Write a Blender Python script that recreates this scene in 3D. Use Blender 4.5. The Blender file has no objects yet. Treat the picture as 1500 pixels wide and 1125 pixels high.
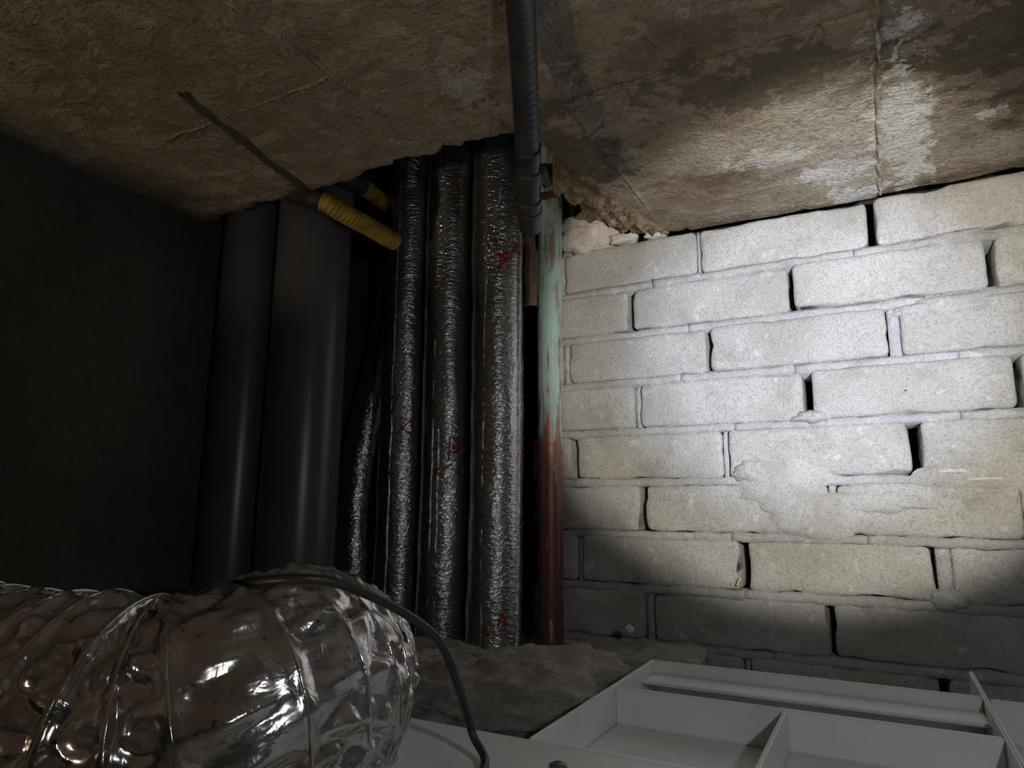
import bpy, bmesh, math, random
from mathutils import Vector, Matrix, noise

# ------------------------------------------------------------------ camera
FPX = 1000.0
YAW, PITCH, ROLL = math.radians(28.124), math.radians(10.428), math.radians(0.434)
_f = Vector((-math.sin(YAW)*math.cos(PITCH), math.cos(YAW)*math.cos(PITCH), math.sin(PITCH)))
_r0 = Vector((math.cos(YAW), math.sin(YAW), 0)); _u0 = _r0.cross(_f)
_r = _r0*math.cos(ROLL) + _u0*math.sin(ROLL); _u = _u0*math.cos(ROLL) - _r0*math.sin(ROLL)
scene = bpy.context.scene
C = scene.collection
cd = bpy.data.cameras.new('camera'); cam = bpy.data.objects.new('camera', cd); C.objects.link(cam)
cd.sensor_width = 36.0; cd.lens = 36.0*FPX/1500.0; cd.clip_start = 0.005; cd.clip_end = 50
m = Matrix.Identity(4)
for i in range(3):
    m[i][0] = _r[i]; m[i][1] = _u[i]; m[i][2] = -_f[i]
cam.matrix_world = m
scene.camera = cam

def ray(px, py): return _f + _r*((px-750)/FPX) - _u*((py-562.5)/FPX)
def onY(px, py, Y): d = ray(px, py); return d*(Y/d.y)
def onZ(px, py, Z): d = ray(px, py); return d*(Z/d.z)
def atD(px, py, D): return ray(px, py)*D

# ------------------------------------------------------------------ world, lights, exposure
w = bpy.data.worlds.new('world'); scene.world = w; w.use_nodes = True
w.node_tree.nodes['Background'].inputs[0].default_value = (0.5, 0.52, 0.6, 1)
w.node_tree.nodes['Background'].inputs[1].default_value = 0.004
vs = scene.view_settings
vs.view_transform = 'Standard'; vs.look = 'None'; vs.gamma = 1; vs.use_curve_mapping = False
vs.exposure = 0.0
cy = scene.cycles
cy.max_bounces = 6; cy.diffuse_bounces = 3; cy.glossy_bounces = 3; cy.transmission_bounces = 0

def light(name, typ, loc, aim, energy, col, **kw):
    l = bpy.data.lights.new(name, typ); l.energy = energy; l.color = col
    for k, v in kw.items(): setattr(l, k, v)
    o = bpy.data.objects.new(name, l); C.objects.link(o); o.location = loc
    o.rotation_euler = (Vector(aim)-Vector(loc)).to_track_quat('-Z', 'Y').to_euler()
    return o
WALL = 0.872; CEIL = 0.372; LEFT = -0.758
TORCH = (0.13, 0.10, 0.07)
aim = onY(1180, 512, WALL)
# hand torch beside the camera: tight hot spot, its soft corona and the wide spill
light('torch_hotspot', 'SPOT', TORCH, aim, 26.0, (0.70, 0.785, 1.0), spot_size=math.radians(34), spot_blend=0.75, shadow_soft_size=0.008)
light('torch_corona', 'SPOT', TORCH, aim, 17.0, (1.0, 0.94, 0.82), spot_size=math.radians(46.5), spot_blend=0.35, shadow_soft_size=0.008)
light('torch_spill', 'SPOT', TORCH, aim, 1.15, (0.95, 0.97, 1.0), spot_size=math.radians(165), spot_blend=0.6, shadow_soft_size=0.008)
# warm lamp of the room underneath, shining up through the open hatch
light('room_lamp', 'AREA', (-0.80, -1.22, -0.60), (-0.45, 0.5, 0.35), 5.1, (1.0, 0.80, 0.58), shape='DISK', size=0.10)

# ------------------------------------------------------------------ helpers
def sm(o, on=True):
    for p in o.data.polygons: p.use_smooth = on
def mesh_obj(name, verts, faces, mat, parent=None, smooth=False):
    me = bpy.data.meshes.new(name); me.from_pydata([tuple(v) for v in verts], [], faces); me.update()
    o = bpy.data.objects.new(name, me); C.objects.link(o)
    if mat: me.materials.append(mat)
    if parent: o.parent = parent
    if smooth: sm(o)
    return o
def empty(name, loc=(0, 0, 0)):
    o = bpy.data.objects.new(name, None); C.objects.link(o); o.location = loc; o.empty_display_size = 0.02
    return o
def tag(o, label, cat, group=None):
    o['label'] = label; o['category'] = cat
    if group: o['group'] = group
    return o
def struct(o, label=None):
    o['kind'] = 'structure'
    if label: o['label'] = label
    return o
def n3(p, s, seed=0.0):
    return noise.noise(Vector(p)*s + Vector((seed*13.7, seed*7.1, seed*3.3)))
def fbm(p, s, seed=0.0, oct=3):
    v = 0; a = 1
    for _ in range(oct):
        v += a*n3(p, s, seed); a *= .5; s *= 2.1
    return v

def box(name, x0, x1, y0, y1, z0, z1, mat, parent=None, bev=0.0, origin=None):
    bm = bmesh.new(); bmesh.ops.create_cube(bm, size=1)
    for v in bm.verts:
        v.co = Vector(((x0+x1)/2 + v.co.x*(x1-x0), (y0+y1)/2 + v.co.y*(y1-y0), (z0+z1)/2 + v.co.z*(z1-z0)))
    if bev: bmesh.ops.bevel(bm, geom=bm.edges[:], offset=bev, segments=2, affect='EDGES')
    if origin is not None: bmesh.ops.translate(bm, verts=bm.verts, vec=-Vector(origin))
    me = bpy.data.meshes.new(name); bm.to_mesh(me); bm.free(); me.materials.append(mat)
    o = bpy.data.objects.new(name, me); C.objects.link(o)
    if parent: o.parent = parent
    return o

def axis_coords(h, r, n):
    inner = [-h+r + (2*(h-r))*i/n for i in range(n+1)]
    return [-h, -h+r*.25, -h+r*.6] + inner + [h-r*.6, h-r*.25, h]
def rough_block(w, d, h, r, seed, amp=0.0012, chips=0.004, nx=12, ny=3, nz=5, rc=0.0075):
    """verts, faces of a box centred on 0 with rounded worn edges and uneven faces"""
    xs = axis_coords(w/2, min(rc, w*.3), max(2, nx)); ys = axis_coords(d/2, min(r, d*.3), ny); zs = axis_coords(h/2, min(rc, h*.3), nz)
    idx = {}; verts = []; faces = []
    def vid(i, j, k):
        key = (i, j, k)
        if key not in idx:
            p = Vector((xs[i], ys[j], zs[k]))
            R = Vector((min(rc, w*.3), min(r, d*.3), min(rc, h*.3)))
            H = Vector((w/2, d/2, h/2)); q = Vector(); e = Vector()
            for a in range(3):
                q[a] = max(-H[a]+R[a], min(H[a]-R[a], p[a])); e[a] = (p[a]-q[a])/R[a]
            if e.length > 1: e = e.normalized()
            nrm = Vector((e.x/R.x, e.y/R.y, e.z/R.z))
            p = q + Vector((e.x*R.x, e.y*R.y, e.z*R.z))
            nd = nrm.normalized() if nrm.length > 0 else Vector((0, 0, 0))
            a = amp*fbm(p, 60, seed) + amp*1.2*n3(p, 17, seed+3)
            edge = min(1.0, max(0, (e.length-.6)/.4))
            ch = max(0, n3(p, 38, seed+9)-.12)*chips*2.2*edge
            idx[key] = len(verts); verts.append(p + nd*(a-ch))
        return idx[key]
    nX, nY, nZ = len(xs)-1, len(ys)-1, len(zs)-1
    for i in range(nX):
        for k in range(nZ):
            faces.append((vid(i, 0, k), vid(i+1, 0, k), vid(i+1, 0, k+1), vid(i, 0, k+1)))
            faces.append((vid(i, nY, k), vid(i, nY, k+1), vid(i+1, nY, k+1), vid(i+1, nY, k)))
    for i in range(nX):
        for j in range(nY):
            faces.append((vid(i, j, 0), vid(i, j+1, 0), vid(i+1, j+1, 0), vid(i+1, j, 0)))
            faces.append((vid(i, j, nZ), vid(i+1, j, nZ), vid(i+1, j+1, nZ), vid(i, j+1, nZ)))
    for j in range(nY):
        for k in range(nZ):
            faces.append((vid(0, j, k), vid(0, j, k+1), vid(0, j+1, k+1), vid(0, j+1, k)))
            faces.append((vid(nX, j, k), vid(nX, j+1, k), vid(nX, j+1, k+1), vid(nX, j, k+1)))
    return verts, faces

def catmull(pts, n):
    P = [pts[0]*2-pts[1]] + list(pts) + [pts[-1]*2-pts[-2]]
    out = []
    for i in range(1, len(P)-2):
        for j in range(n):
            t = j/n
            a, b, c, d = P[i-1], P[i], P[i+1], P[i+2]
            out.append(.5*((2*b) + (c-a)*t + (2*a-5*b+4*c-d)*t*t + (3*b-a-3*c+d)*t**3))
    out.append(P[-2]); return out
def resample(pts, step):
    out = [pts[0].copy()]; acc = 0
    L = [0]
    for a, b in zip(pts, pts[1:]): L.append(L[-1]+(b-a).length)
    n = max(2, int(L[-1]/step)); j = 0
    out = []
    for i in range(n+1):
        s = L[-1]*i/n
        while j < len(pts)-2 and L[j+1] < s: j += 1
        t = (s-L[j])/max(1e-9, L[j+1]-L[j]); out.append(pts[j].lerp(pts[j+1], t))
    return out, L[-1]
def sweep(pts, rad, nth, disp=None, cap=True, up=Vector((0, 0, 1))):
    """tube along pts; rad float or f(s,theta); returns verts, faces"""
    verts = []; faces = []
    t0 = (pts[1]-pts[0]).normalized()
    n = up - t0*up.dot(t0)
    if n.length < 1e-3: n = Vector((1, 0, 0)) - t0*t0.x
    n.normalize(); s = 0
    for i, p in enumerate(pts):
        t = (pts[min(i+1, len(pts)-1)]-pts[max(i-1, 0)]).normalized()
        n = (n - t*n.dot(t)).normalized(); b = t.cross(n)
        if i: s += (p-pts[i-1]).length
        for k in range(nth):
            th = 2*math.pi*k/nth
            R = rad(s, th) if callable(rad) else rad
            verts.append(p + (n*math.cos(th)+b*math.sin(th))*R)
    m = len(pts)
    for i in range(m-1):
        for k in range(nth):
            a = i*nth+k; b2 = i*nth+(k+1) % nth
            faces.append((a, b2, b2+nth, a+nth))
    if cap:
        faces.append(tuple(range(nth-1, -1, -1))); faces.append(tuple((m-1)*nth+k for k in range(nth)))
    return verts, faces

# ------------------------------------------------------------------ materials
def new_mat(name):
    mt = bpy.data.materials.new(name); mt.use_nodes = True
    nt = mt.node_tree; b = nt.nodes['Principled BSDF']; return mt, nt, b
def N(nt, t, **kw):
    n = nt.nodes.new(t)
    for k, v in kw.items(): setattr(n, k, v)
    return n
def tex_noise(nt, vec, scale, detail=4, rough=.55, dist=0):
    n = N(nt, 'ShaderNodeTexNoise'); n.inputs['Scale'].default_value = scale; n.inputs['Detail'].default_value = detail
    n.inputs['Roughness'].default_value = rough; n.inputs['Distortion'].default_value = dist
    nt.links.new(vec, n.inputs['Vector']); return n.outputs['Fac']
def ramp(nt, fac, stops):
    r = N(nt, 'ShaderNodeValToRGB'); e = r.color_ramp.elements
    while len(e) < len(stops): e.new(.5)
    for x, (p, c) in zip(e, stops):
        x.position = p; x.color = (c, c, c, 1) if isinstance(c, (int, float)) else (*c, 1)
    nt.links.new(fac, r.inputs[0]); return r.outputs[0]
def mix(nt, fac, a, b, mode='MIX'):
    n = N(nt, 'ShaderNodeMix', data_type='RGBA', blend_type=mode)
    for sock, v in ((n.inputs[0], fac), (n.inputs[6], a), (n.inputs[7], b)):
        if isinstance(v, bpy.types.NodeSocket): nt.links.new(v, sock)
        elif isinstance(v, (int, float)): sock.default_value = v
        else: sock.default_value = (*v, 1)
    return n.outputs[2]
def math_n(nt, op, a, b=None, c=None, clamp=False):
    n = N(nt, 'ShaderNodeMath', operation=op, use_clamp=clamp)
    for s, v in zip(n.inputs, (a, b, c)):
        if v is None: continue
        if isinstance(v, bpy.types.NodeSocket): nt.links.new(v, s)
        else: s.default_value = v
    return n.outputs[0]
def coord(nt, kind='Object', scale=None, rot=None):
    t = N(nt, 'ShaderNodeTexCoord').outputs[kind]
    if scale or rot:
        mp = N(nt, 'ShaderNodeMapping'); nt.links.new(t, mp.inputs[0])
        if scale: mp.inputs['Scale'].default_value = scale
        if rot: mp.inputs['Rotation'].default_value = rot
        return mp.outputs[0]
    return t
def wpos(nt): return N(nt, 'ShaderNodeNewGeometry').outputs['Position']
def bump(nt, b, h, strength, dist, normal=None):
    n = N(nt, 'ShaderNodeBump'); n.inputs['Strength'].default_value = strength; n.inputs['Distance'].default_value = dist
    nt.links.new(h, n.inputs['Height'])
    if normal is not None: nt.links.new(normal, n.inputs['Normal'])
    nt.links.new(n.outputs[0], b.inputs['Normal']); return n.outputs[0]
def setv(b, **kw):
    for k, v in kw.items():
        s = b.inputs[k.replace('_', ' ')]
        s.default_value = (*v, 1) if isinstance(v, tuple) else v

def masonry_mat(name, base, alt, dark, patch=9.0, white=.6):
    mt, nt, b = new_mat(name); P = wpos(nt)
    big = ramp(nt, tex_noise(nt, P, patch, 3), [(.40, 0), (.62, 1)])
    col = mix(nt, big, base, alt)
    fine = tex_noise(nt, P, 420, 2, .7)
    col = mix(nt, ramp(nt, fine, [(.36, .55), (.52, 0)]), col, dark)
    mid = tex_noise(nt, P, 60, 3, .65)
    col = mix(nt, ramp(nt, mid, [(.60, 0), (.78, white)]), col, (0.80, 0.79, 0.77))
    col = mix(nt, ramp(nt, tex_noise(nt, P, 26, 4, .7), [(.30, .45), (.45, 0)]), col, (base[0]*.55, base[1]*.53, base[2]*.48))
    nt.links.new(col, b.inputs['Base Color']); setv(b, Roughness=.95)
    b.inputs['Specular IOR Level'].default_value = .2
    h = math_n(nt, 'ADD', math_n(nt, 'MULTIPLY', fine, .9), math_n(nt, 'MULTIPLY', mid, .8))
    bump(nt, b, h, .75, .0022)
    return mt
M = {}
M['brick'] = masonry_mat('cement_brick', (0.46, 0.445, 0.42), (0.56, 0.55, 0.54), (0.25, 0.24, 0.22))
M['mortar'] = masonry_mat('mortar', (0.44, 0.44, 0.44), (0.52, 0.52, 0.53), (0.26, 0.26, 0.26), patch=20)
M['smear'] = masonry_mat('mortar_smear', (0.46, 0.44, 0.41), (0.55, 0.54, 0.52), (0.27, 0.255, 0.23), patch=18)
M['rubble'] = masonry_mat('rubble_concrete', (0.33, 0.31, 0.28), (0.43, 0.41, 0.375), (0.11, 0.10, 0.09), patch=22, white=.25)
M['chunk'] = masonry_mat('white_mortar_chunk', (0.60, 0.54, 0.47), (0.74, 0.71, 0.69), (0.42, 0.30, 0.20), patch=38)
M['chip'] = masonry_mat('white_chip', (0.72, 0.71, 0.71), (0.78, 0.77, 0.78), (0.55, 0.54, 0.52), patch=30)
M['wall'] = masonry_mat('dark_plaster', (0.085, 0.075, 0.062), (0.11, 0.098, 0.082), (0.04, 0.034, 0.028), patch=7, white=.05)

# concrete slab with damp stains, mould and lime bloom
def slab_mat():
    mt, nt, b = new_mat('stained_slab'); P = wpos(nt)
    base = mix(nt, ramp(nt, tex_noise(nt, P, 5, 4, .6, .6), [(.35, 0), (.65, 1)]), (0.25, 0.20, 0.14), (0.39, 0.335, 0.255))
    stretched = N(nt, 'ShaderNodeMapping'); nt.links.new(P, stretched.inputs[0]); stretched.inputs['Scale'].default_value = (1, 1.5, 1)
    stretched.inputs['Rotation'].default_value = (0, 0, .25)
    scr = tex_noise(nt, stretched.outputs[0], 24, 5, .7, .5)
    col = mix(nt, ramp(nt, scr, [(.50, 0), (.64, .55)]), base, (0.47, 0.43, 0.36))
    peel_n = tex_noise(nt, stretched.outputs[0], 15, 6, .66, .9)
    peel = ramp(nt, peel_n, [(.485, 0), (.50, 1)])
    peel2 = ramp(nt, peel_n, [(.585, 0), (.60, 1)])
    col = mix(nt, math_n(nt, 'MULTIPLY', peel, .35), col, (0.20, 0.155, 0.105))
    col = mix(nt, math_n(nt, 'MULTIPLY', peel2, .5), col, (0.46, 0.41, 0.33))
    shared = {}
    def blob(cx, cy, rx, ry, rot=0.0, soft=.6, nz=.9, ns=11):
        mp = N(nt, 'ShaderNodeMapping', vector_type='TEXTURE'); nt.links.new(P, mp.inputs[0])
        mp.inputs['Location'].default_value = (cx, cy, CEIL); mp.inputs['Rotation'].default_value = (0, 0, rot); mp.inputs['Scale'].default_value = (rx, ry, 9)
        ln = N(nt, 'ShaderNodeVectorMath', operation='LENGTH'); nt.links.new(mp.outputs[0], ln.inputs[0])
        d = math_n(nt, 'SUBTRACT', 1.0, ln.outputs['Value'])
        if ns not in shared: shared[ns] = math_n(nt, 'SUBTRACT', math_n(nt, 'ADD', math_n(nt, 'MULTIPLY', tex_noise(nt, P, ns, 5, .72, .3), .65), math_n(nt, 'MULTIPLY', tex_noise(nt, P, ns*.3, 3, .6, .5), .35)), .5)
        nn = shared[ns]
        v = math_n(nt, 'ADD', d, math_n(nt, 'MULTIPLY', nn, nz*4))
        return math_n(nt, 'DIVIDE', v, soft, clamp=True)
    # mould (dark) patches
    for (cx, cy, rx, ry, rt, st) in [(-.07, .575, .10, .05, .1, .72), (.12, .60, .06, .10, 0, .8), (.20, .70, .09, .10, 0, .6), (-.10, .50, .10, .035, .1, .45),
                                     (-.27, .60, .05, .10, -.2, .8), (.10, .80, .035, .05, 0, .5), (-.13, .74, .08, .035, .3, .45)]:
        k = math_n(nt, 'MULTIPLY', blob(cx, cy, rx, ry, rt, .16, 2.0, 34), st)
        col = mix(nt, k, col, (0.115, 0.09, 0.06))
    # pale cement skin, its colour raised to stand in for light near the wall
    for (cx, cy, rx, ry, rt, st) in [(-.01, .73, .12, .13, 0, .85), (-.12, .70, .07, .05, 0, .6), (.02, .83, .10, .06, 0, .8), (.13, .82, .08, .05, 0, .5)]:
        k = math_n(nt, 'MULTIPLY', blob(cx, cy, rx, ry, rt, .9, .45, 9), st)
        col = mix(nt, k, col, (0.60, 0.57, 0.50))
    # lime bloom
    for (cx, cy, rx, ry, rt, st) in [(.050, .74, .026, .17, -.04, .95), (-.075, .73, .05, .022, .2, .75), (-.02, .79, .045, .03, .3, .8), (.01, .86, .05, .02, 0, .85),
                                     (.12, .74, .02, .012, .2, .8), (-.30, .47, .02, .03, 0, .25)]:
        k = math_n(nt, 'MULTIPLY', blob(cx, cy, rx, ry, rt, .25, 1.5, 40), st)
        col = mix(nt, k, col, (0.74, 0.73, 0.73))
    fine = tex_noise(nt, P, 260, 2, .7)
    col = mix(nt, ramp(nt, fine, [(.34, .5), (.5, 0)]), col, (0.13, 0.105, 0.075))
    nt.links.new(col, b.inputs['Base Color']); setv(b, Roughness=.85); b.inputs['Specular IOR Level'].default_value = .3
    h = math_n(nt, 'ADD', math_n(nt, 'MULTIPLY', scr, 1.0), math_n(nt, 'MULTIPLY', fine, .35))
    h = math_n(nt, 'SUBTRACT', h, math_n(nt, 'MULTIPLY', math_n(nt, 'ADD', peel, peel2), .22))
    bump(nt, b, h, 1.0, .006)
    return mt
M['slab'] = slab_mat()

def broken_mat():
    mt, nt, b = new_mat('broken_mortar'); P = wpos(nt)
    col = mix(nt, ramp(nt, tex_noise(nt, P, 34, 5, .65), [(.38, 0), (.6, 1)]), (0.30, 0.205, 0.11), (0.52, 0.45, 0.35))
    col = mix(nt, ramp(nt, tex_noise(nt, P, 120, 5, .65), [(.33, .85), (.48, 0)]), col, (0.10, 0.06, 0.03))
    nt.links.new(col, b.inputs['Base Color']); setv(b, Roughness=.9)
    bump(nt, b, tex_noise(nt, P, 150, 6, .7), .9, .006); return mt
M['broken'] = broken_mat()

def foil_mat(name, tint=(0.62, 0.62, 0.64), rough=.17, sz=(95, 95, 250), strength=1.0, dist=.0019):
    mt, nt, b = new_mat(name)
    v = coord(nt, 'Object', scale=sz)
    a = tex_noise(nt, v, 1.0, 3, .6, .35)
    v2 = coord(nt, 'Object', scale=(sz[0]*2.4, sz[1]*2.4, sz[2]*1.3))
    c = tex_noise(nt, v2, 1.0, 2, .5)
    dirt = tex_noise(nt, coord(nt, 'Object', scale=(14, 14, 5)), 1.0, 5, .65)
    col = mix(nt, ramp(nt, dirt, [(.42, 0), (.72, .75)]), tint, (tint[0]*.45, tint[1]*.41, tint[2]*.36))
    nt.links.new(col, b.inputs['Base Color'])
    setv(b, Metallic=.92)
    nt.links.new(math_n(nt, 'ADD', rough, math_n(nt, 'MULTIPLY', dirt, .10)), b.inputs['Roughness'])
    h = math_n(nt, 'ADD', a, math_n(nt, 'MULTIPLY', c, .35))
    bump(nt, b, h, strength, dist); return mt
M['foil'] = foil_mat('crinkled_foil')
M['seam'] = foil_mat('foil_seam', tint=(0.82, 0.82, 0.82), rough=.26, sz=(260, 260, 120))
M['kraft'] = None

def simple(name, col, rough=.6, metal=0, nscale=None, alt=None, bscale=None, bdist=.001, spec=.5):
    mt, nt, b = new_mat(name); setv(b, Roughness=rough, Metallic=metal); b.inputs['Specular IOR Level'].default_value = spec
    if nscale:
        f = ramp(nt, tex_noise(nt, coord(nt, 'Object'), nscale, 5, .65), [(.38, 0), (.66, 1)])
        nt.links.new(mix(nt, f, col, alt or tuple(c*.6 for c in col)), b.inputs['Base Color'])
    else: setv(b, Base_Color=col)
    if bscale: bump(nt, b, tex_noise(nt, coord(nt, 'Object'), bscale, 5, .6), .6, bdist)
    return mt
M['pvc'] = simple('grey_pvc', (0.085, 0.085, 0.092), .32, 0, 9, (0.07, 0.07, 0.072))
M['black'] = simple('black_rubber', (0.018, 0.018, 0.020), .45, 0, 40, (0.03, 0.03, 0.03))
M['conduit'] = simple('dark_conduit', (0.030, 0.030, 0.034), .5, 0, 30, (0.05, 0.047, 0.045), 120, .001)
M['fitting'] = simple('grey_fitting', (0.12, 0.13, 0.14), .22, 0, 60, (0.07, 0.07, 0.07))
M['yellow'] = simple('yellow_sleeve', (0.46, 0.30, 0.025), .5, 0, 45, (0.24, 0.14, 0.015))
M['collar'] = simple('dark_collar', (0.022, 0.020, 0.018), .6, 0, 50, (0.04, 0.03, 0.025))
M['rust'] = simple('rusty_steel', (0.085, 0.04, 0.025), .85, .2, 60, (0.16, 0.08, 0.045), 150, .002)
M['white'] = simple('white_plastic', (0.78, 0.79, 0.78), .42, 0, 12, (0.70, 0.71, 0.70), 60, .0004)
M['kraft'] = simple('kraft_paper', (0.42, 0.33, 0.22), .8, 0, 40, (0.30, 0.22, 0.13))
M['wood'] = simple('pale_wood', (0.75, 0.62, 0.42), .7)
M['brown_strip'] = simple('dark_brown', (0.075, 0.058, 0.04), .85, 0, 60, (0.05, 0.04, 0.03), 90, .002)
M['red'] = simple('red_paint', (0.42, 0.012, 0.03), .45, 0, 120, (0.22, 0.01, 0.02))
M['hole'] = simple('hole_shade', (0.02, 0.018, 0.016), .9)

def copper_mat():
    mt, nt, b = new_mat('patinated_copper'); P = wpos(nt)
    z = N(nt, 'ShaderNodeSeparateXYZ'); nt.links.new(P, z.inputs[0])
    stv = N(nt, 'ShaderNodeMapping'); nt.links.new(P, stv.inputs[0]); stv.inputs['Scale'].default_value = (62, 62, 9)
    st = tex_noise(nt, stv.outputs[0], 1.0, 8, .72, .15)
    st2 = N(nt, 'ShaderNodeMapping'); nt.links.new(P, st2.inputs[0]); st2.inputs['Scale'].default_value = (75, 75, 8); st2.inputs['Location'].default_value = (3, 5, 1)
    sb = tex_noise(nt, st2.outputs[0], 1.0, 8, .72, .15)
    cop = mix(nt, sb, (0.34, 0.15, 0.10), (0.50, 0.27, 0.19))
    low = N(nt, 'ShaderNodeMapRange'); nt.links.new(z.outputs[2], low.inputs[0])
    low.inputs[1].default_value = -.02; low.inputs[2].default_value = .10
    cop = mix(nt, low.outputs[0], (0.19, 0.085, 0.07), cop)
    ver = mix(nt, ramp(nt, st, [(.35, 0), (.6, 1)]), (0.42, 0.62, 0.53), (0.50, 0.68, 0.72))
    # verdigris coverage grows with height
    mr = N(nt, 'ShaderNodeMapRange'); nt.links.new(z.outputs[2], mr.inputs[0])
    mr.inputs[1].default_value = .0; mr.inputs[2].default_value = .24; mr.inputs[3].default_value = -.55; mr.inputs[4].default_value = .55
    cov = math_n(nt, 'ADD', mr.outputs[0], math_n(nt, 'MULTIPLY', math_n(nt, 'SUBTRACT', sb, .48), 5.0))
    cov = ramp(nt, cov, [(.02, 0), (.20, 1)])
    col = mix(nt, cov, cop, ver)
    mr2 = N(nt, 'ShaderNodeMapRange'); nt.links.new(z.outputs[2], mr2.inputs[0])
    mr2.inputs[1].default_value = .08; mr2.inputs[2].default_value = .34
    br = math_n(nt, 'MULTIPLY', ramp(nt, st, [(.49, 0), (.55, .9)]), mr2.outputs[0])
    col = mix(nt, br, col, (0.30, 0.23, 0.13))
    nt.links.new(col, b.inputs['Base Color'])
    nt.links.new(math_n(nt, 'MULTIPLY', math_n(nt, 'SUBTRACT', 1.0, cov), .35), b.inputs['Metallic'])
    nt.links.new(math_n(nt, 'ADD', .38, math_n(nt, 'MULTIPLY', cov, .4)), b.inputs['Roughness'])
    bump(nt, b, math_n(nt, 'ADD', st, tex_noise(nt, P, 250, 3)), .4, .0012)
    return mt
M['copper'] = copper_mat()

def duct_mat():
    mt, nt, b = new_mat('aluminium_film')
    c = tex_noise(nt, coord(nt, 'Object'), 30, 4, .6)
    sp = tex_noise(nt, coord(nt, 'Object'), 240, 3, .6)
    col = mix(nt, ramp(nt, c, [(.4, 0), (.65, 1)]), (0.62, 0.60, 0.59), (0.42, 0.38, 0.35))
    col = mix(nt, ramp(nt, sp, [(.64, 0), (.70, .7)]), col, (0.10, 0.055, 0.03))
    nt.links.new(col, b.inputs['Base Color']); setv(b, Metallic=.82, Roughness=.19)
    bump(nt, b, tex_noise(nt, coord(nt, 'Object'), 85, 3, .5, .6), .35, .003); return mt
M['duct'] = duct_mat()

# ------------------------------------------------------------------ slab overhead
def hole_edge(x):
    """far edge (y) of the slab underside at x: broken opening on the left, brick wall on the right"""
    j = .009*n3((x, 0, 0), 24, 1) + .010*n3((x, 0, 0), 7, 2) + .006*n3((x, 0, 0), 62, 3) + .004*n3((x, 0, 0), 150, 4)
    y = .552 + j
    if x > -.300:
        t = min(1, (x+.300)/.070); t = t*t*(3-2*t) if t < .25 else t
        y = .552 + j + t*(WALL+.012-.552)
    return min(y, WALL+.012)
def build_slab():
    xs = []; x = -.775
    while x < 1.1:
        xs.append(x); x += .004 if -.36 < x < -.2 else (.0065 if x < .4 else .02)
    NR = 150; verts = []; faces = []
    for x in xs:
        ye = hole_edge(x)
        for j in range(NR+1):
            t = j/NR; t = 1-(1-t)**1.5
            y = -.9 + (ye+.9)*t
            p = Vector((x, y, 0))
            near = max(0, 1-abs(ye-y)/.10) if x < -.2 else 0
            rr = max(0, 1-((x+.29)**2+(y-.64)**2)**.5/.11)
            z = CEIL + .0022*fbm(p, 9, 4) + .0011*fbm(p, 34, 14, 3) + (.0035*near+.006*rr)*fbm(p, 38, 5, 4)
            # stepped shutter boards: small change of level across the casting joints
            z += .003*(1 if x > .028 else 0) + .002*(1 if y > .53 and x > -.23 else 0) - .0025*(1 if x < -.39 else 0)
            if near > 0 and ye - y < .012: z += (.012-(ye-y))*.35
            verts.append((x, y, z))
    W = NR+1
    for i in range(len(xs)-1):
        for j in range(NR):
            a = i*W+j; faces.append((a, a+1, a+W+1, a+W))
    # broken lip going up into the opening
    base = len(verts); K = 6
    for i, x in enumerate(xs):
        v = verts[i*W+NR]
        for k in range(1, K+1):
            q = Vector((x, v[1]+.006*k + .010*fbm((x, k*.03, 0), 30, 6), v[2]+.028*k))
            if x > -.23: q.y = v[1]
            verts.append(q)
    for i in range(len(xs)-1):
        prev = (i*W+NR, (i+1)*W+NR)
        for k in range(K):
            cur = (base+i*K+k, base+(i+1)*K+k)
            faces.append((prev[0], cur[0], cur[1], prev[1])); prev = cur
    # flat top of the slab
    tb = len(verts)
    for i, x in enumerate(xs): verts.append((x, -.9, CEIL+.168))
    for i in range(len(xs)-1):
        faces.append((base+i*K+K-1, tb+i, tb+i+1, base+(i+1)*K+K-1))
    o = mesh_obj('ceiling', verts, faces, M['slab'], smooth=True)
    return struct(o, 'stained brown concrete slab overhead with a broken opening for the pipes')
slab = build_slab()
def seam(x0, y0, x1, y1, wd, ht, seed, mat=None, name='casting_ridge', zoff=0):
    """thin uneven fin of concrete left by the shuttering joints"""
    a = Vector((x0, y0, 0)); b = Vector((x1, y1, 0)); d = b-a; L = d.length; d /= L; n = Vector((-d.y, d.x, 0))
    K = int(L/.004); vs_, fs = [], []
    for i in range(K+1):
        p = a+d*(L*i/K); p = p + n*(.0025*n3(p, 40, seed))
        hh = ht*(.45+.9*abs(n3(p, 60, seed+2))); ww = wd*(.6+.8*abs(n3(p, 45, seed+5)))
        z = CEIL+zoff
        vs_ += [p+n*ww+Vector((0, 0, z+.004)), p+n*ww*.4+Vector((0, 0, z-hh)), p-n*ww*.4+Vector((0, 0, z-hh)), p-n*ww+Vector((0, 0, z+.004))]
    for i in range(K):
        for k in range(3):
            q = i*4+k; fs.append((q, q+1, q+5, q+4))
    return mesh_obj(name, vs_, fs, mat or M['slab'], slab, smooth=True)
seam(.026, .45, .028, .872, .003, .0030, 1)
seam(-.39, .10, -.391, .47, .003, .0025, 2, zoff=-.002)
seam(-.62, .398, -.398, .397, .0025, .0016, 3, zoff=-.0032)
seam(-.228, .530, .02, .531, .003, .0022, 4)
seam(-.231, .484, -.228, .80, .0022, .0022, 5)
bt = seam(-.529, .351, -.572, .548, .0085, .0022, 6, M['brown_strip'], 'dark_strip', zoff=-.0045)  # dark brown strip, slightly proud of the slab underside
bt['label'] = 'dark brown strip across the concrete'

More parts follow.
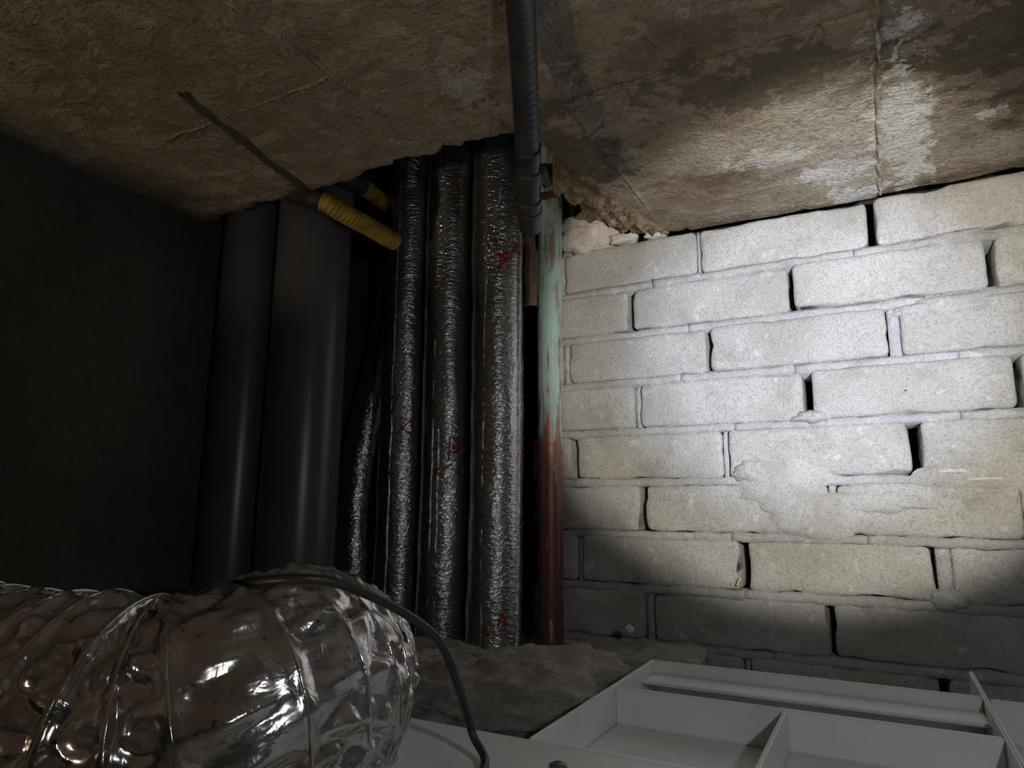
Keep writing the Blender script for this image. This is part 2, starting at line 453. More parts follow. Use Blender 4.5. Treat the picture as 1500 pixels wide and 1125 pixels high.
# ------------------------------------------------------------------ left wall, shaft rear wall, floor
def grid_wall(name, o, u, v, nu, nv, amp, mat, seed, sc=9):
    o, u, v = Vector(o), Vector(u), Vector(v); nrm = u.cross(v).normalized(); vs_, fs = [], []
    for i in range(nu+1):
        for j in range(nv+1):
            p = o+u*(i/nu)+v*(j/nv); vs_.append(p+nrm*amp*fbm(p, sc, seed, 4))
    for i in range(nu):
        for j in range(nv):
            a = i*(nv+1)+j; fs.append((a, a+nv+1, a+nv+2, a+1))
    return mesh_obj(name, vs_, fs, mat, smooth=True)
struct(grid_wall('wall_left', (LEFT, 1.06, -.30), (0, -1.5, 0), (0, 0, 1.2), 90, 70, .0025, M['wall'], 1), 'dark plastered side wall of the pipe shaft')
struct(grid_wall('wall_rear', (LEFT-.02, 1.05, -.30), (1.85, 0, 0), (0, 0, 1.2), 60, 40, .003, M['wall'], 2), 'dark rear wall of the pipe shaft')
def build_floor():
    vs_, fs = [], []; nu, nv = 150, 110
    for i in range(nu+1):
        for j in range(nv+1):
            x = -.775+1.85*i/nu; y = 1.06*j/nv  # front part runs on unseen under the panel to block the room lamp
            p = Vector((x, y, 0)); z = -.176 + .006*fbm(p, 14, 1, 4) + .004*fbm(p, 50, 2)
            if x > -.22: z -= min(.035, (x+.22)*.4)
            if y < .56: z -= min(.05, (.56-y)*.8)
            vs_.append((x, y, z))
    for i in range(nu):
        for j in range(nv):
            a = i*(nv+1)+j; fs.append((a, a+nv+1, a+nv+2, a+1))
    return struct(mesh_obj('floor', vs_, fs, M['rubble'], smooth=True), 'rough dark concrete floor of the shaft')
build_floor()

# ------------------------------------------------------------------ brick wall
wall = struct(empty('wall_back', (.3, WALL, -.25)), 'wall of rough grey cement bricks lit by the torch')
def child_at(o, parent):
    o.parent = parent; o.location = o.location - parent.location
TOP = CEIL; PITCHZ = .067; BD = .09
rnd = random.Random(7)
# measured head joints for each course: (left edge px, right edge px, py, filled?)
COURSES = {
 0: [(1019, 1024, 370, 1), (1270, 1282, 330, 0)],
 1: [(919, 926, 455, 0), (1154, 1161, 420, 0), (1445, 1458, 385, 0)],
 2: [(1033, 1040, 510, 0), (1299, 1319, 480, 1)],
 3: [(928, 937, 595, 1), (1175, 1190, 575, 0), (1488, 1499, 560, 0)],
 4: [(838, 843, 670, 0), (1058, 1065, 665, 1), (1334, 1350, 655, 0)],
 5: [(936, 944, 745, 0), (1214, 1226, 745, 1), (1498, 1508, 745, 1)],
 6: [(845, 851, 820, 1), (1083, 1093, 835, 0), (1372, 1396, 840, 1)],
 7: [(945, 955, 900, 1), (1214, 1223, 920, 0)],
 8: [(850, 858, 965, 1), (1090, 1098, 980, 1)],
}
LEFT_END = -.425
def add_brick(xa, xb, c, seed):
    zt = TOP - c*PITCHZ - .0042; zb = TOP - (c+1)*PITCHZ + .0042
    if c == 0: zt = TOP - .0035
    wdt = xb-xa
    v, f = rough_block(wdt, BD, zt-zb, .005, seed, amp=.0008, chips=.0035, nx=max(3, int(wdt/.012)), nz=5)
    o = mesh_obj('brick', v, f, M['brick'], smooth=True)
    o.location = ((xa+xb)/2, WALL+BD/2+rnd.uniform(-.0025, .003), (zt+zb)/2)
    o.rotation_euler = (rnd.uniform(-.012, .012), rnd.uniform(-.010, .010), rnd.uniform(-.010, .010))
    child_at(o, wall)
def rough_strip(name, x0, x1, z0, z1, y, seed, mat, depth=.06, amp=.002, step=.006, gap=0.0):
    """recessed mortar strip, front face uneven"""
    n = max(2, int((x1-x0)/step)); mz = max(2, int((z1-z0)/.0035)); vs_, fs = [], []
    xc, zc = (x0+x1)/2, (z0+z1)/2
    for i in range(n+1):
        x = x0+(x1-x0)*i/n
        for k in range(mz+1):
            z = z0+(z1-z0)*k/mz
            e = .0018*(abs(2*k/mz-1)**3)
            yy = y + e + amp*fbm((x, 0, z), 55, seed, 3) + amp*1.5*n3((x, 0, z*.3), 14, seed+4)
            zz = z + (.0022*fbm((x, 0, z), 45, seed+1) if k in (0, mz) else 0)
            vs_.append((x-xc, yy-y, zz-zc))
    W = mz+1; nf = len(vs_)
    for i in range(n):
        for k in range(mz):
            a = i*W+k; fs.append((a, a+W, a+W+1, a+1))
    # back ring for thickness
    for i in range(n+1):
        for k in (0, mz): vs_.append((vs_[i*W+k][0], depth, vs_[i*W+k][2]))
    for i in range(n):
        a, b = i*W, (i+1)*W; c_, d_ = nf+2*i, nf+2*i+2
        fs.append((a, c_, d_, b)); fs.append((a+mz, b+mz, d_+1, c_+1))
    fs.append(tuple([k for k in range(mz+1)] + [nf+1, nf])); e0 = n*W
    fs.append(tuple([e0+k for k in range(mz, -1, -1)] + [nf+2*n, nf+2*n+1]))
    o = mesh_obj(name, vs_, fs, mat, smooth=True); o.location = (xc, y, zc); child_at(o, wall); return o
for c in range(10):
    js = COURSES.get(c, [])
    J = []
    for a, b, py, fl in js:
        J.append((onY(a, py, WALL).x, onY(b, py, WALL).x, fl))
    if not J: x0 = -.21 + (.1 if c % 2 else 0); J = [(x0-.004, x0+.004, 1)]
    while J[0][0]-.2 > LEFT_END-.02: J.insert(0, (J[0][0]-.201, J[0][0]-.192, 1))
    while J[-1][1]+.2 < .86: J.append((J[-1][1]+.190, J[-1][1]+.190+rnd.uniform(.006, .011), rnd.random() < .6))
    xa = LEFT_END + rnd.uniform(-.012, .01)
    seed = c*20
    for a, b, fl in J:
        if a-xa > .02: add_brick(xa, a, c, seed)
        seed += 1
        if fl:
            rough_strip('mortar_joint', a+.0012, b-.0004, TOP-(c+1)*PITCHZ+.003, TOP-c*PITCHZ-.006, WALL+.006, seed, M['mortar'], amp=.0025)
        xa = b
    add_brick(xa, .90, c, seed+3)
    if c < 9:
        # bed joints in lengths, a hairline crack along the top
        zc = TOP-(c+1)*PITCHZ; x = LEFT_END
        while x < .88:
            L = rnd.uniform(.12, .3); x1 = min(.9, x+L)
            rough_strip('mortar_bed', x, x1-.0006, zc-.0062, zc+.0046, WALL+rnd.uniform(.0008, .0042), seed+50+int(x*100), M['mortar'], amp=.0018)
            x = x1
# mortar smeared across the bricks
def smear(cx, cz, rx, rz, th, seed, mat, ns=14):
    vs_, fs = [], []; nr, na = 12, 48
    vs_.append((0, -th*(.8+.5*n3((0, 0, 0), 9, seed)), 0))
    for i in range(1, nr+1):
        t = i/nr
        for k in range(na):
            a = 2*math.pi*k/na
            e = 1+.35*n3((math.cos(a), math.sin(a), 0), 1.6, seed)+.16*n3((math.cos(a), math.sin(a), 0), 5, seed)
            x, z = rx*t*e*math.cos(a), rz*t*e*math.sin(a)
            y = -th*(1-t**3)*(1+.5*fbm((x, 0, z), 60, seed)) + .0035*t**4
            vs_.append((x, y, z))
    for k in range(na): fs.append((0, 1+(k+1) % na, 1+k))
    for i in range(nr-1):
        for k in range(na):
            a = 1+i*na+k; b = 1+i*na+(k+1) % na; fs.append((a, b, b+na, a+na))
    o = mesh_obj('mortar_smear', vs_, fs, mat, smooth=True); o.location = (cx, WALL, cz); child_at(o, wall)
for px, py, rx, rz, th, mt in [(1150, 705, .050, .034, .0032, 'smear'), (1195, 760, .055, .026, .0032, 'smear'), (1430, 690, .055, .026, .0030, 'smear'), (1400, 690, .018, .004, .0065, 'chip'), (1440, 702, .020, .004, .0065, 'chip'),
                              (1400, 445, .055, .012, .0042, 'mortar'), (1190, 610, .022, .008, .0045, 'mortar'), (1100, 690, .022, .016, .006, 'smear'), (1390, 880, .018, .012, .006, 'mortar'),
                              (1400, 348, .045, .009, .0040, 'mortar'), (1280, 735, .060, .014, .0030, 'smear')]:
    p = onY(px, py, WALL); smear(p.x, p.z, rx, rz, th, px, M[mt])
p = onY(1327, 574, WALL-.0005)
pit = mesh_obj('hole_plug', *sweep([Vector((0, 0, 0)), Vector((-.001, .002, .004)), Vector((-.002, .004, .007))], .0022, 10), M['hole']); pit.location = p; child_at(pit, wall)  # dark plug, its colour standing in for the shade in a small hole

# broken mortar packed between slab, opening and wall
def rock(name, center, size, seed, mat, rot=0.0, amp=.35, sub=4, flat=None, fs=1.5):
    bm = bmesh.new(); bmesh.ops.create_icosphere(bm, subdivisions=sub, radius=1)
    for v in bm.verts:
        d = v.co.normalized()
        c = max(abs(d.x), abs(d.y), abs(d.z)); k = (1/c)*.45 + .55
        r = k*(1 + amp*fbm(d, fs, seed, 4))
        # chipped facets
        q = d*r
        q = Vector((q.x*size[0], q.y*size[1], q.z*size[2]))
        q += d*(min(size)*(.18*n3(d, 6, seed+3) + .09*fbm(d, 16, seed+5, 3)))
        if flat is not None and q.z < -size[2]*flat: q.z = -size[2]*flat
        v.co = q
    me = bpy.data.meshes.new(name); bm.to_mesh(me); bm.free(); me.materials.append(mat)
    o = bpy.data.objects.new(name, me); C.objects.link(o); o.location = center; o.rotation_euler = (0, 0, rot); sm(o)
    return o
def broken_fill():
    """ragged mortar face closing the right side of the opening, rising into it"""
    vs_, fs = [], []; nu, nv = 70, 70
    for i in range(nu+1):
        s = i/nu
        y = .668 + (.873-.668)*s
        xe = -.300+.070*((y-.552)/.332)
        wdt = .012 + .068*min(1, s/.35) + .008*n3((s, 0, 0), 9, 2)
        for j in range(nv+1):
            t = j/nv
            x = xe + .006 - wdt*t
            z = CEIL - .002 + .040*t**1.6*(1-.45*s) + .0045*t*n3((x, y, 0), 20, 8)
            q = Vector((x*math.cos(.5)+y*math.sin(.5), (y*math.cos(.5)-x*math.sin(.5))*.35, 0))
            z += .010*min(1, t*5)*fbm(q, 75, 9, 4)
            vs_.append((x, y, z))
    W = nv+1
    for i in range(nu):
        for j in range(nv):
            a = i*W+j; fs.append((a, a+1, a+W+1, a+W))
    # thickness upward
    b0 = len(vs_); rim = [i*W for i in range(nu+1)] + [nu*W+j for j in range(1, nv+1)] + [i*W+nv for i in range(nu-1, -1, -1)] + [j for j in range(nv-1, 0, -1)]
    for k in rim: vs_.append((vs_[k][0], vs_[k][1], CEIL+.14))
    for k in range(len(rim)):
        k2 = (k+1) % len(rim); fs.append((rim[k], b0+k, b0+k2, rim[k2]))
    o = mesh_obj('broken_mortar_patch', vs_, fs, M['broken'], smooth=False)
    return o
tag(broken_fill(), 'ragged brown broken mortar packed where the slab meets the brick wall', 'mortar patch')
tag(rock('mortar_chunk', (-.345, WALL+.022, CEIL+.024), (.046, .030, .030), 11, M['chunk'], .1, .22, 4, None, 2.6), 'pinkish white lump of mortar on the top brick beside the copper pipe', 'mortar lump')
tag(rock('mortar_chip', (-.291, WALL+.008, CEIL+.0045), (.020, .013, .0065), 12, M['chip'], .1, .3, 3), 'larger white mortar chip on the top brick beside the pinkish lump', 'mortar chip', 'mortar chips on the wall top')
tag(rock('mortar_chip', (-.247, WALL+.006, CEIL+.002), (.015, .010, .0042), 13, M['chip'], .1, .3, 3), 'smaller white mortar chip wedged under the slab, right of the larger chip', 'mortar chip', 'mortar chips on the wall top')

# ------------------------------------------------------------------ pipes
FL = -.168
def vtube(name, pts, r, mat, parent, nth=48, step=.004, seed=0, crinkle=0.0, zs=60):
    pp, L = resample(catmull(pts, 16), step)
    o0 = parent.location
    def rad(s, th):
        if not crinkle: return r
        c = Vector((math.cos(th)*1.4, math.sin(th)*1.4, s*zs*.5)); c2 = Vector((math.cos(th)*.9, math.sin(th)*.9, s*8))
        return r + crinkle*n3(c, 1, seed) + crinkle*1.2*n3(c2, 1, seed+2)
    v, f = sweep([q-o0 for q in pp], rad, nth, up=Vector((0, -1, 0)))
    return mesh_obj(name, v, f, mat, parent, smooth=True)
def view_angle(x, y): return math.atan2(-y, -x)
def strip_on(parent, name, x, y, r, off, wd, z0, z1, mat, seed, proud=.0012, wob=.0015):
    """narrow vertical band lying on a vertical tube of radius r, off = metres to the right of the side facing the camera"""
    vs_, fs = [], []; n = int((z1-z0)/.005); K = 5; va = view_angle(x, y)
    for i in range(n+1):
        z = z0+(z1-z0)*i/n
        for k in range(K+1):
            d = off + wd*(k/K-.5) + wob*n3((seed, 0, z), 30, seed)
            a = va + d/r; e = proud*(1-(2*k/K-1)**6) - .0008 + .0012*n3((0, z*160, seed), 1)
            vs_.append((x+math.cos(a)*(r+e)-parent.location.x, y+math.sin(a)*(r+e)-parent.location.y, z-parent.location.z))
    for i in range(n):
        for k in range(K):
            a = i*(K+1)+k; fs.append((a, a+1, a+K+2, a+K+1))
    return mesh_obj(name, vs_, fs, mat, parent, smooth=True)
def scrawl(parent, x, y, r, strokes, wd=.0042):
    """hand-painted red strokes wrapped on the tube: strokes are lists of (metres right, z)"""
    vs_, fs = [], []; va = view_angle(x, y)
    for st in strokes:
        P = resample(catmull([Vector((a, b, 0)) for a, b in st], 8), .0015)[0]
        for i, q in enumerate(P):
            t = (P[min(i+1, len(P)-1)]-P[max(0, i-1)]).normalized(); nn = Vector((-t.y, t.x, 0))
            ww = wd*(.55+.5*abs(n3(q, 300, 1)))
            for s in (-.5, .5):
                e = q+nn*ww*s; a = va+e.x/r; R = r+.0022
                vs_.append((x+math.cos(a)*R-parent.location.x, y+math.sin(a)*R-parent.location.y, e.y-parent.location.z))
            if i:
                b = len(vs_)-4; fs.append((b, b+1, b+3, b+2))
    o = mesh_obj('red_paint_mark', vs_, fs, M['red'], parent); o['label'] = 'dark red painted scrawl'
    return o
# foil wrapped risers
G = 'foil wrapped pipes'
def foil_pipe(x, y, r, label, seed, top=.85):
    t = tag(empty('insulated_pipe', (x, y, FL)), label, 'pipe', G)
    vtube('foil_jacket', [Vector((x, y, FL-.006)), Vector((x+.001, y, .1)), Vector((x-.001, y, .4)), Vector((x, y, top))], r, M['foil'], t, 64, .003, seed, .0012)
    return t
P3 = foil_pipe(-.443, .785, .0355, 'thickest silver foil wrapped pipe, nearest the copper pipe, red scrawl near its top', 1)
strip_on(P3, 'foil_seam', -.443, .785, .0355, -.018, .0045, FL, .8, M['seam'], 1)
strip_on(P3, 'foil_flap', -.443, .785, .0355, .034, .007, FL, .8, M['seam'], 2, .003)
P2 = foil_pipe(-.522, .785, .034, 'middle silver foil wrapped pipe with a red painted triangle mark halfway down', 2)
strip_on(P2, 'foil_seam', -.522, .785, .034, -.010, .0045, FL, .8, M['seam'], 3)
strip_on(P2, 'foil_seam', -.522, .785, .034, -.020, .004, FL, .8, M['seam'], 13)
P1 = foil_pipe(-.600, .79, .0335, 'silver foil wrapped pipe beside the leaning thinner one, below the yellow sleeves', 3)
strip_on(P1, 'foil_seam', -.600, .79, .0335, -.018, .0045, FL, .8, M['seam'], 4)
def zat(px, py, Y): return onY(px, py, Y).z
z = zat(735, 380, .755)
scrawl(P3, -.443, .785, .0355, [[(.000, z+.010), (.004, z-.002), (.001, z-.018)], [(-.002, z+.008), (.010, z+.002), (.002, z-.008)], [(.004, z+.006), (.014, z+.012), (.018, z+.004)], [(.006, z-.004), (.016, z+.002)], [(.022, z+.012), (.030, z+.026), (.034, z+.020)], [(.024, z+.022), (.034, z+.012)]])
z = zat(745, 915, .755)
scrawl(P3, -.443, .785, .0355, [[(.004, z-.006), (.010, z+.010), (.014, z-.004)], [(-.016, z-.010), (-.006, z-.014)], [(.006, z+.001), (.014, z+.004)]], .003)
z = zat(675, 655, .755)
scrawl(P2, -.522, .785, .034, [[(.004, z-.016), (.005, z+.014)], [(.005, z+.014), (.012, z+.012), (.019, z-.001)], [(.019, z-.001), (.012, z-.006), (.005, z-.004)], [(.008, z+.004), (.013, z+.001), (.008, z-.001)]])
z = zat(650, 690, .755)
scrawl(P2, -.522, .785, .034, [[(-.016, z-.010), (-.008, z+.004)], [(-.016, z+.002), (-.004, z-.006)], [(-.002, z+.002), (.008, z+.010)]], .003)
z = zat(617, 585, .76)
scrawl(P1, -.600, .79, .0335, [[(.027, z+.016), (.024, z-.002), (.028, z-.020)], [(.031, z+.012), (.029, z-.012)]])
z = zat(597, 625, .76)
scrawl(P1, -.600, .79, .0335, [[(-.006, z-.008), (.006, z+.006), (.014, z+.010)], [(-.004, z+.002), (.008, z-.008)]], .003)
# thinner leaning one
pts = [onY(519, 925, .822), onY(519, 850, .822), onY(522, 740, .825), onY(535, 640, .835), onY(555, 560, .85), onY(570, 480, .87), onY(582, 395, .885), onY(590, 300, .89), onY(595, 150, .89)]
pts[0].z = FL-.006
t = tag(empty('insulated_pipe', (pts[0].x, pts[0].y, FL)), 'thinner silver foil wrapped pipe leaning behind its neighbour, leftmost of the silver ones', 'pipe', G)
vtube('foil_jacket', pts, .0285, M['foil'], t, 56, .003, 5, .0008)

# copper riser
t = tag(empty('copper_pipe', (-.391, .842, FL)), 'bare copper pipe covered in turquoise verdigris, standing against the brick wall', 'pipe')
vtube('tube', [Vector((-.391, .842, FL-.006)), Vector((-.3905, .842, .15)), Vector((-.389, .842, .62))], .0172, M['copper'], t, 40, .006)

# grey drain pipes
GP = 'grey drain pipes'
for (x, y, r, lab) in [(-.634, .630, .0470, 'wider smooth dark grey plastic drain pipe beside the silver pipes'), (-.7165, .603, .0385, 'narrower smooth dark grey plastic drain pipe in the corner by the side wall')]:
    t = tag(empty('drain_pipe', (x, y, FL)), lab, 'pipe', GP)
    vtube('tube', [Vector((x, y, FL-.01)), Vector((x, y, .2)), Vector((x, y, .85))], r, M['pvc'], t, 64, .02)

# yellow corrugated gas sleeves
def sleeve(pts, r, lab, cut):
    t = tag(empty('gas_sleeve', tuple(pts[0])), lab, 'gas sleeve', 'yellow corrugated sleeves')
    pp, L = resample(catmull(pts, 16), .0011)
    k = int(len(pp)*cut)
    o0 = pts[0]
    v, f = sweep([q-o0 for q in pp[k:]], lambda s, th: r*(1+.10*math.cos(2*math.pi*s/.0052)), 28)
    mesh_obj('corrugated_tube', v, f, M['yellow'], t, smooth=True)
    v, f = sweep([q-o0 for q in pp[:k+4]], lambda s, th: r*1.22*(1+.05*n3((math.cos(th), math.sin(th), s*90), 1.5)), 28)
    c_ = mesh_obj('collar', v, f, M['collar'], t, smooth=True); c_['label'] = 'black tape wrapped end'
    return t
sleeve([onY(425, 280, .562), onY(470, 294, .568), onY(510, 316, .60), onY(540, 332, .64), onY(578, 354, .69)], .0112, 'lower yellow corrugated gas sleeve crossing in front of the grey drain pipe', .27)
sleeve([onY(485, 250, .59), onY(515, 264, .63), onY(545, 284, .72), onY(566, 300, .79), onY(577, 308, .83)], .0112, 'upper yellow corrugated gas sleeve running behind the first silver pipe', .27)

# hanging dark conduit
cp = [atD(752, -160, .40)+Vector((.012, -.030, .045)), atD(752, -160, .40), atD(762, 0, .487), atD(768, 110, .55), atD(772, 210, .605), atD(774, 285, .645), atD(776, 318, .67)]
t = tag(empty('conduit', tuple(cp[-1])), 'dark grey flexible conduit hanging from the slab in front of the pipes', 'conduit')
o0 = cp[-1]; pp, L = resample(catmull(cp, 16), .002)
v, f = sweep([q-o0 for q in pp], lambda s, th: .0108+.0003*math.sin(s*900), 32)
mesh_obj('tube', v, f, M['conduit'], t, smooth=True)
for px, py, D, ww in [(772, 228, .612, .007), (773, 262, .630, .006), (775, 300, .654, .005)]:
    c0 = atD(px, py, D); i = min(range(len(pp)), key=lambda q: (pp[q]-c0).length)
    v, f = sweep([pp[j]-o0 for j in range(max(0, i-3), min(len(pp)-1, i+4))], lambda s, th: .0122, 32)
    mesh_obj('tie_ring', v, f, M['black'] if ww > .006 else M['conduit'], t, smooth=True)
d = (pp[-1]-pp[-4]).normalized()
v, f = sweep([pp[-1]-o0-d*.012, pp[-1]-o0-d*.010, pp[-1]-o0+d*.012, pp[-1]-o0+d*.016], lambda s, th: .0128 if s < .023 else .0105, 32)
mesh_obj('end_coupling', v, f, M['conduit'], t, smooth=True)

# grey fitting and rusty bar above the copper pipe
p = onY(797, 256, .79)
t = tag(empty('pipe_fitting', tuple(p)), 'small glossy grey plastic fitting behind the hanging conduit above the copper pipe', 'fitting')
v, f = sweep([Vector((.030, .02, .010)), Vector((.012, .008, .003)), Vector((-.006, -.004, -.002)), Vector((-.016, -.010, -.005)), Vector((-.019, -.012, -.006))], lambda s, th: .0135 if s < .045 else .009, 28)
mesh_obj('body', v, f, M['fitting'], t, smooth=True)
v, f = sweep([Vector((.004, .003, 0)), Vector((-.002, -.001, -.002))], .0165, 28); mesh_obj('collar', v, f, M['fitting'], t, smooth=True)
a = onY(794, 288, .815); b = onY(856, 268, .80)
v, f = rough_block((b-a).length, .012, .0075, .002, 77, .0012, .004, 12, 2, 2, .002)
o = mesh_obj('rusty_bar', v, f, M['rust'], smooth=True); o.location = (a+b)/2; dd = (b-a).normalized()
o.rotation_euler = dd.to_track_quat('X', 'Z').to_euler(); tag(o, 'short rusty steel bar sticking out over the top of the copper pipe', 'steel bar')
# torn paper backing hanging beside the foil
vs_, fs = [], []
pa = [(772, 345), (778, 372), (776, 398), (777, 425), (775, 448)]
for i in range(17):
    tt = i/16*4; k = min(3, int(tt)); u_ = tt-k
    px = pa[k][0]*(1-u_)+pa[k+1][0]*u_; py = pa[k][1]*(1-u_)+pa[k+1][1]*u_
    q = onY(px, py, .83); wd_ = .010+.004*n3((i, 0, 0), .6, 3)
    for s, yy in ((-1, .004), (0, -.002), (1, .003)):
        for off in (0, .0008): vs_.append(q+Vector((s*wd_, yy+off, 0)))
for i in range(16):
    a = i*6
    fs += [(a, a+2, a+8, a+6), (a+2, a+4, a+10, a+8), (a+1, a+7, a+9, a+3), (a+3, a+9, a+11, a+5), (a, a+6, a+7, a+1), (a+4, a+5, a+11, a+10)]
tag(mesh_obj('paper_scrap', vs_, fs, M['kraft'], smooth=False), 'torn strip of brown backing paper between silver and copper pipes', 'paper')

# ------------------------------------------------------------------ rubble on the floor
tag(rock('mortar_bed_lump', (-.385, .63, -.190), (.16, .105, .048), 21, M['rubble'], .15, .22, 6), 'large rough concrete lump on the floor between the silver pipes and the white panel', 'concrete lump')
v, f = rough_block(.165, .085, .034, .006, 31, .003, .012, 14, 6, 4, .008)
o = mesh_obj('brick_fragment', v, f, M['rubble'], smooth=True); o.location = (-.268, .805, -.176); o.rotation_euler = (.02, -.03, .06)
tag(o, 'flat dusty brick fragment lying at the foot of the wall beside the copper pipe', 'brick fragment')
q = onY(923, 921, .80)
v, f = rough_block(.010, .004, .007, .001, 5, .0006, .002, 3, 1, 2, .0015)
o = mesh_obj('plaster_chip', v, f, M['chip']); o.location = (q.x, .80, q.z); o.rotation_euler = (0, .6, .3)
tag(o, 'tiny white plaster chip on the flat brick fragment', 'plaster chip')
q = onY(1083, 852, WALL-.001)
v, f = rough_block(.0022, .010, .0095, .0006, 6, .0003, .0005, 2, 2, 3, .0006)
o = mesh_obj('wood_sliver', v, f, M['wood']); o.location = q; o.rotation_euler = (0, .45, 0); tag(o, 'pale wood sliver stuck in the open brick joint low on the wall', 'wood sliver')

# ------------------------------------------------------------------ white moulded ceiling panel of the room below
PZ = -.130; FZ = -.157
t = tag(empty('ceiling_panel', (-.05, .38, FZ)), 'white moulded plastic ceiling panel seen from behind with upright ribs and trays', 'ceiling panel')
o0 = t.location
def pbox(name, *a, bev=.0012): return box(name, *a, M['white'], t, bev, o0)
pbox('flat_plate', -.30, .9, -.22, .380, PZ-.004, PZ)
pbox('tray_floor', -.190, .9, .380, .622, FZ-.003, FZ)
pbox('front_rim', -.190, .9, .3775, .3800, FZ-.003, PZ+.0012)
pbox('side_rim', -.1905, -.1875, .378, .622, FZ, PZ+.001)
pbox('back_rim', -.1905, .0535, .6195, .6230, FZ-.003, PZ+.0005)
pbox('back_rim', .0565, .9, .6135, .6170, FZ-.003, PZ+.0005)
pbox('back_ledge', -.1875, .0535, .585, .6195, PZ-.012, PZ-.0095)
pbox('rib', -.1875, .0535, .5185, .5215, FZ, PZ)
pbox('rib', -.0690, -.0662, .380, .5185, FZ, PZ)
pbox('rib', .0535, .0565, .300, .716, FZ-.003, PZ+.0005)
pbox('rib', .175, .178, .380, .6135, FZ, PZ)
pbox('rib', .0565, .9, .475, .478, FZ, PZ-.002)
v, f = sweep([Vector((0, 0, -.004)), Vector((0, 0, .0015)), Vector((0, 0, .0022))], lambda s, th: .0045 if s < .0058 else .003, 20)
q = onZ(818, 1124, PZ); o = mesh_obj('screw_head', v, f, M['fitting'], t, smooth=True); o.location = q-o0
# unseen ceiling strip, its extent set to cut off the room lamp's light
GPN = 'shading strips round the hatch'
tag(box('shading_ceiling_strip', -.757, -.48, -.22, .40, PZ-.004, PZ, M['white'], None, .001), 'unseen white ceiling strip added along the side wall to cut the lamp light', 'ceiling panel', GPN)

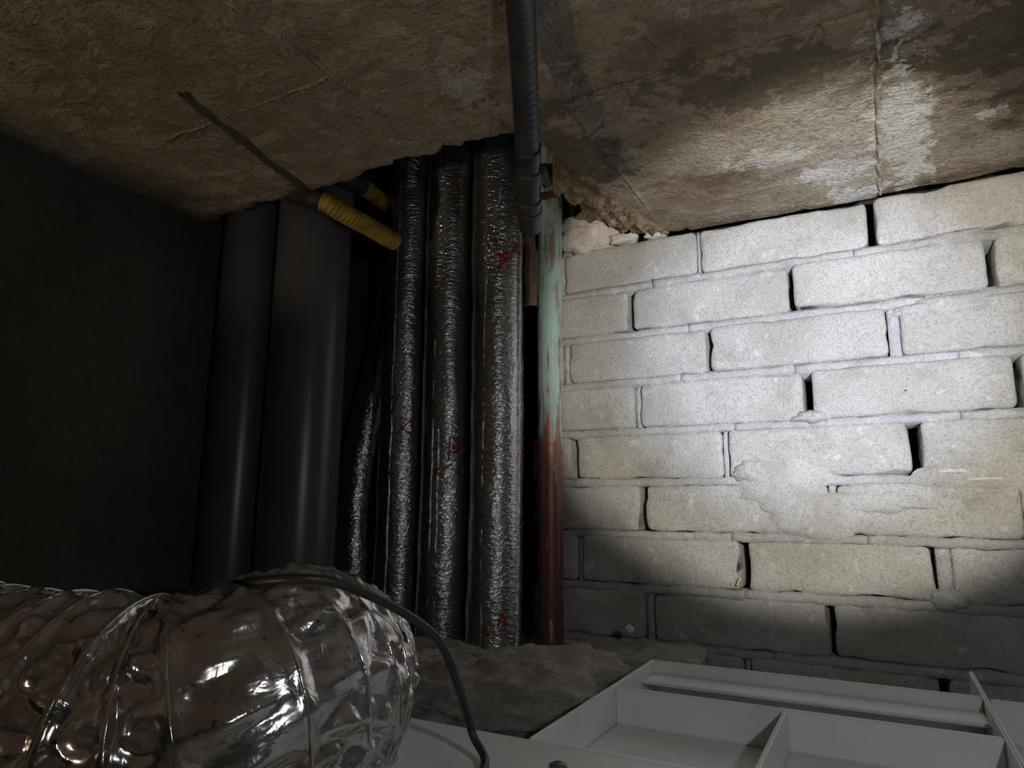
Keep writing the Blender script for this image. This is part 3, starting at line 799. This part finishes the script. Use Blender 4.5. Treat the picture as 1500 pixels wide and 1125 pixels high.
# ------------------------------------------------------------------ foil duct
dp = [atD(-330, 1010, .36), atD(-180, 1040, .325), atD(-30, 1065, .305), atD(120, 1085, .295), atD(240, 1090, .295), atD(345, 1050, .305), atD(420, 1010, .335), atD(455, 995, .385), atD(468, 985, .44), atD(470, 985, .50)]
DR = .0565
def build_duct():
    pp, L = resample(catmull(dp, 30), .0012)
    bend = [i for i in range(len(pp))]
    sb_ = 0; ss = [0.0]
    for q, r_ in zip(pp, pp[1:]): ss.append(ss[-1]+(r_-q).length)
    k5 = min(range(len(pp)), key=lambda i: (pp[i]-dp[5]).length)
    S5 = ss[k5]; PH = [0.0]
    def pitch(s): 
        t = min(1, max(0, (s-S5+.03)/.06)); return .0195*(1-t)+.0100*t
    for q in range(1, len(ss)): PH.append(PH[-1]+(ss[q]-ss[q-1])/pitch(ss[q])*2*math.pi)
    def phase(s):
        x = s/ss[-1]*(len(ss)-1); i = min(len(ss)-2, max(0, int(x))); return PH[i]+(PH[i+1]-PH[i])*(x-i)
    def rad(s, th):
        ph = phase(s) + th
        t = min(1, max(0, (s-S5+.03)/.06))
        rid = max(0, math.cos(ph))**4
        u_ = (ph/(2*math.pi)) % 1.0; valley = math.sin(math.pi*u_)**.6
        cx, sx = math.cos(th)*DR, math.sin(th)*DR
        q = Vector((cx, sx, s))
        wq = q + Vector((n3(q, 60, 1), n3(q, 60, 2), n3(q, 60, 3)))*.006
        d1 = noise.voronoi(Vector((wq.x*85, wq.y*85, wq.z*60)))[0]
        cr = d1[0]*1.1 - .45; fac = min(.5, d1[1]-d1[0])
        d2 = noise.voronoi(Vector((wq.x*170, wq.y*170, wq.z*130)))[0]
        c = Vector((math.cos(th)*2.6, math.sin(th)*2.6, s*60))
        big = n3((math.cos(th)*.9, math.sin(th)*.9, s*16), 1, 5)
        wa = .9*n3(q, 45, 11); wb = .9*n3(q, 45, 12)
        dia = abs(math.sin(8*th + s*150 + wa))*abs(math.sin(8*th - s*150 + wb)) - .4
        amp = .55+.9*abs(n3(q, 28, 13))
        return DR + .0058*dia*amp*valley + (.0046-.0022*t)*rid + valley*(.0050*cr + .0034*(d2[0]-.4)) + .0015*n3(c, 1, 7) + .0035*big
    v, f = sweep(pp, rad, 150, cap=False)
    base = Vector((pp[len(pp)//2].x, pp[len(pp)//2].y, PZ))
    t = tag(empty('foil_duct', tuple(base)), 'crumpled silver aluminium foil flexible duct bending away in the foreground', 'duct')
    mesh_obj('foil_skin', [q-base for q in v], f, M['duct'], t, smooth=True)
    # wire coil pressed under the skin
    w_ = []
    n0 = None; s = 0
    tdir = (pp[1]-pp[0]).normalized(); n = Vector((0, 0, 1)); n = (n-tdir*n.dot(tdir)).normalized()
    frames = []
    for i, p in enumerate(pp):
        td = (pp[min(i+1, len(pp)-1)]-pp[max(i-1, 0)]).normalized(); n = (n-td*n.dot(td)).normalized(); b = td.cross(n)
        if i: s += (p-pp[i-1]).length
        frames.append((s, p, n.copy(), b))
    j = 0; S = 0; ds = .0003
    while S < s-.001:
        while frames[j+1][0] < S: j += 1
        a, b = frames[j], frames[j+1]; u_ = (S-a[0])/max(1e-9, b[0]-a[0])
        th = -phase(S)
        q = a[1].lerp(b[1], u_); nn = a[2].lerp(b[2], u_); bb = a[3].lerp(b[3], u_)
        w_.append(q+(nn*math.cos(th)+bb*math.sin(th))*(rad(S, th % (2*math.pi))-.0003)); S += ds
    v, f = sweep([q-base for q in w_], .0009, 6)
    wr = mesh_obj('wire_coil', v, f, M['duct'], t, smooth=True)
build_duct()

# black cable draped over the duct and across the panel
cb = [atD(-60, 862, .40), atD(60, 866, .395), atD(200, 872, .37), atD(300, 864, .335), atD(370, 853, .305), atD(430, 848, .298), atD(490, 853, .305), atD(560, 881, .32), atD(618, 915, .335), atD(650, 950, .345), atD(676, 1020, .355), atD(692, 1075, .362)]
e = onZ(708, 1128, PZ+.0026); cb.append(e); cb.append(e+Vector((.01, -.07, 0))); cb.append(e+Vector((.03, -.16, 0)))
pp, L = resample(catmull(cb, 16), .003)
v, f = sweep(pp, .0022, 14)
tag(mesh_obj('cable', v, f, M['black'], smooth=True), 'thin black cable draped over the foil duct and down onto the white panel', 'cable')
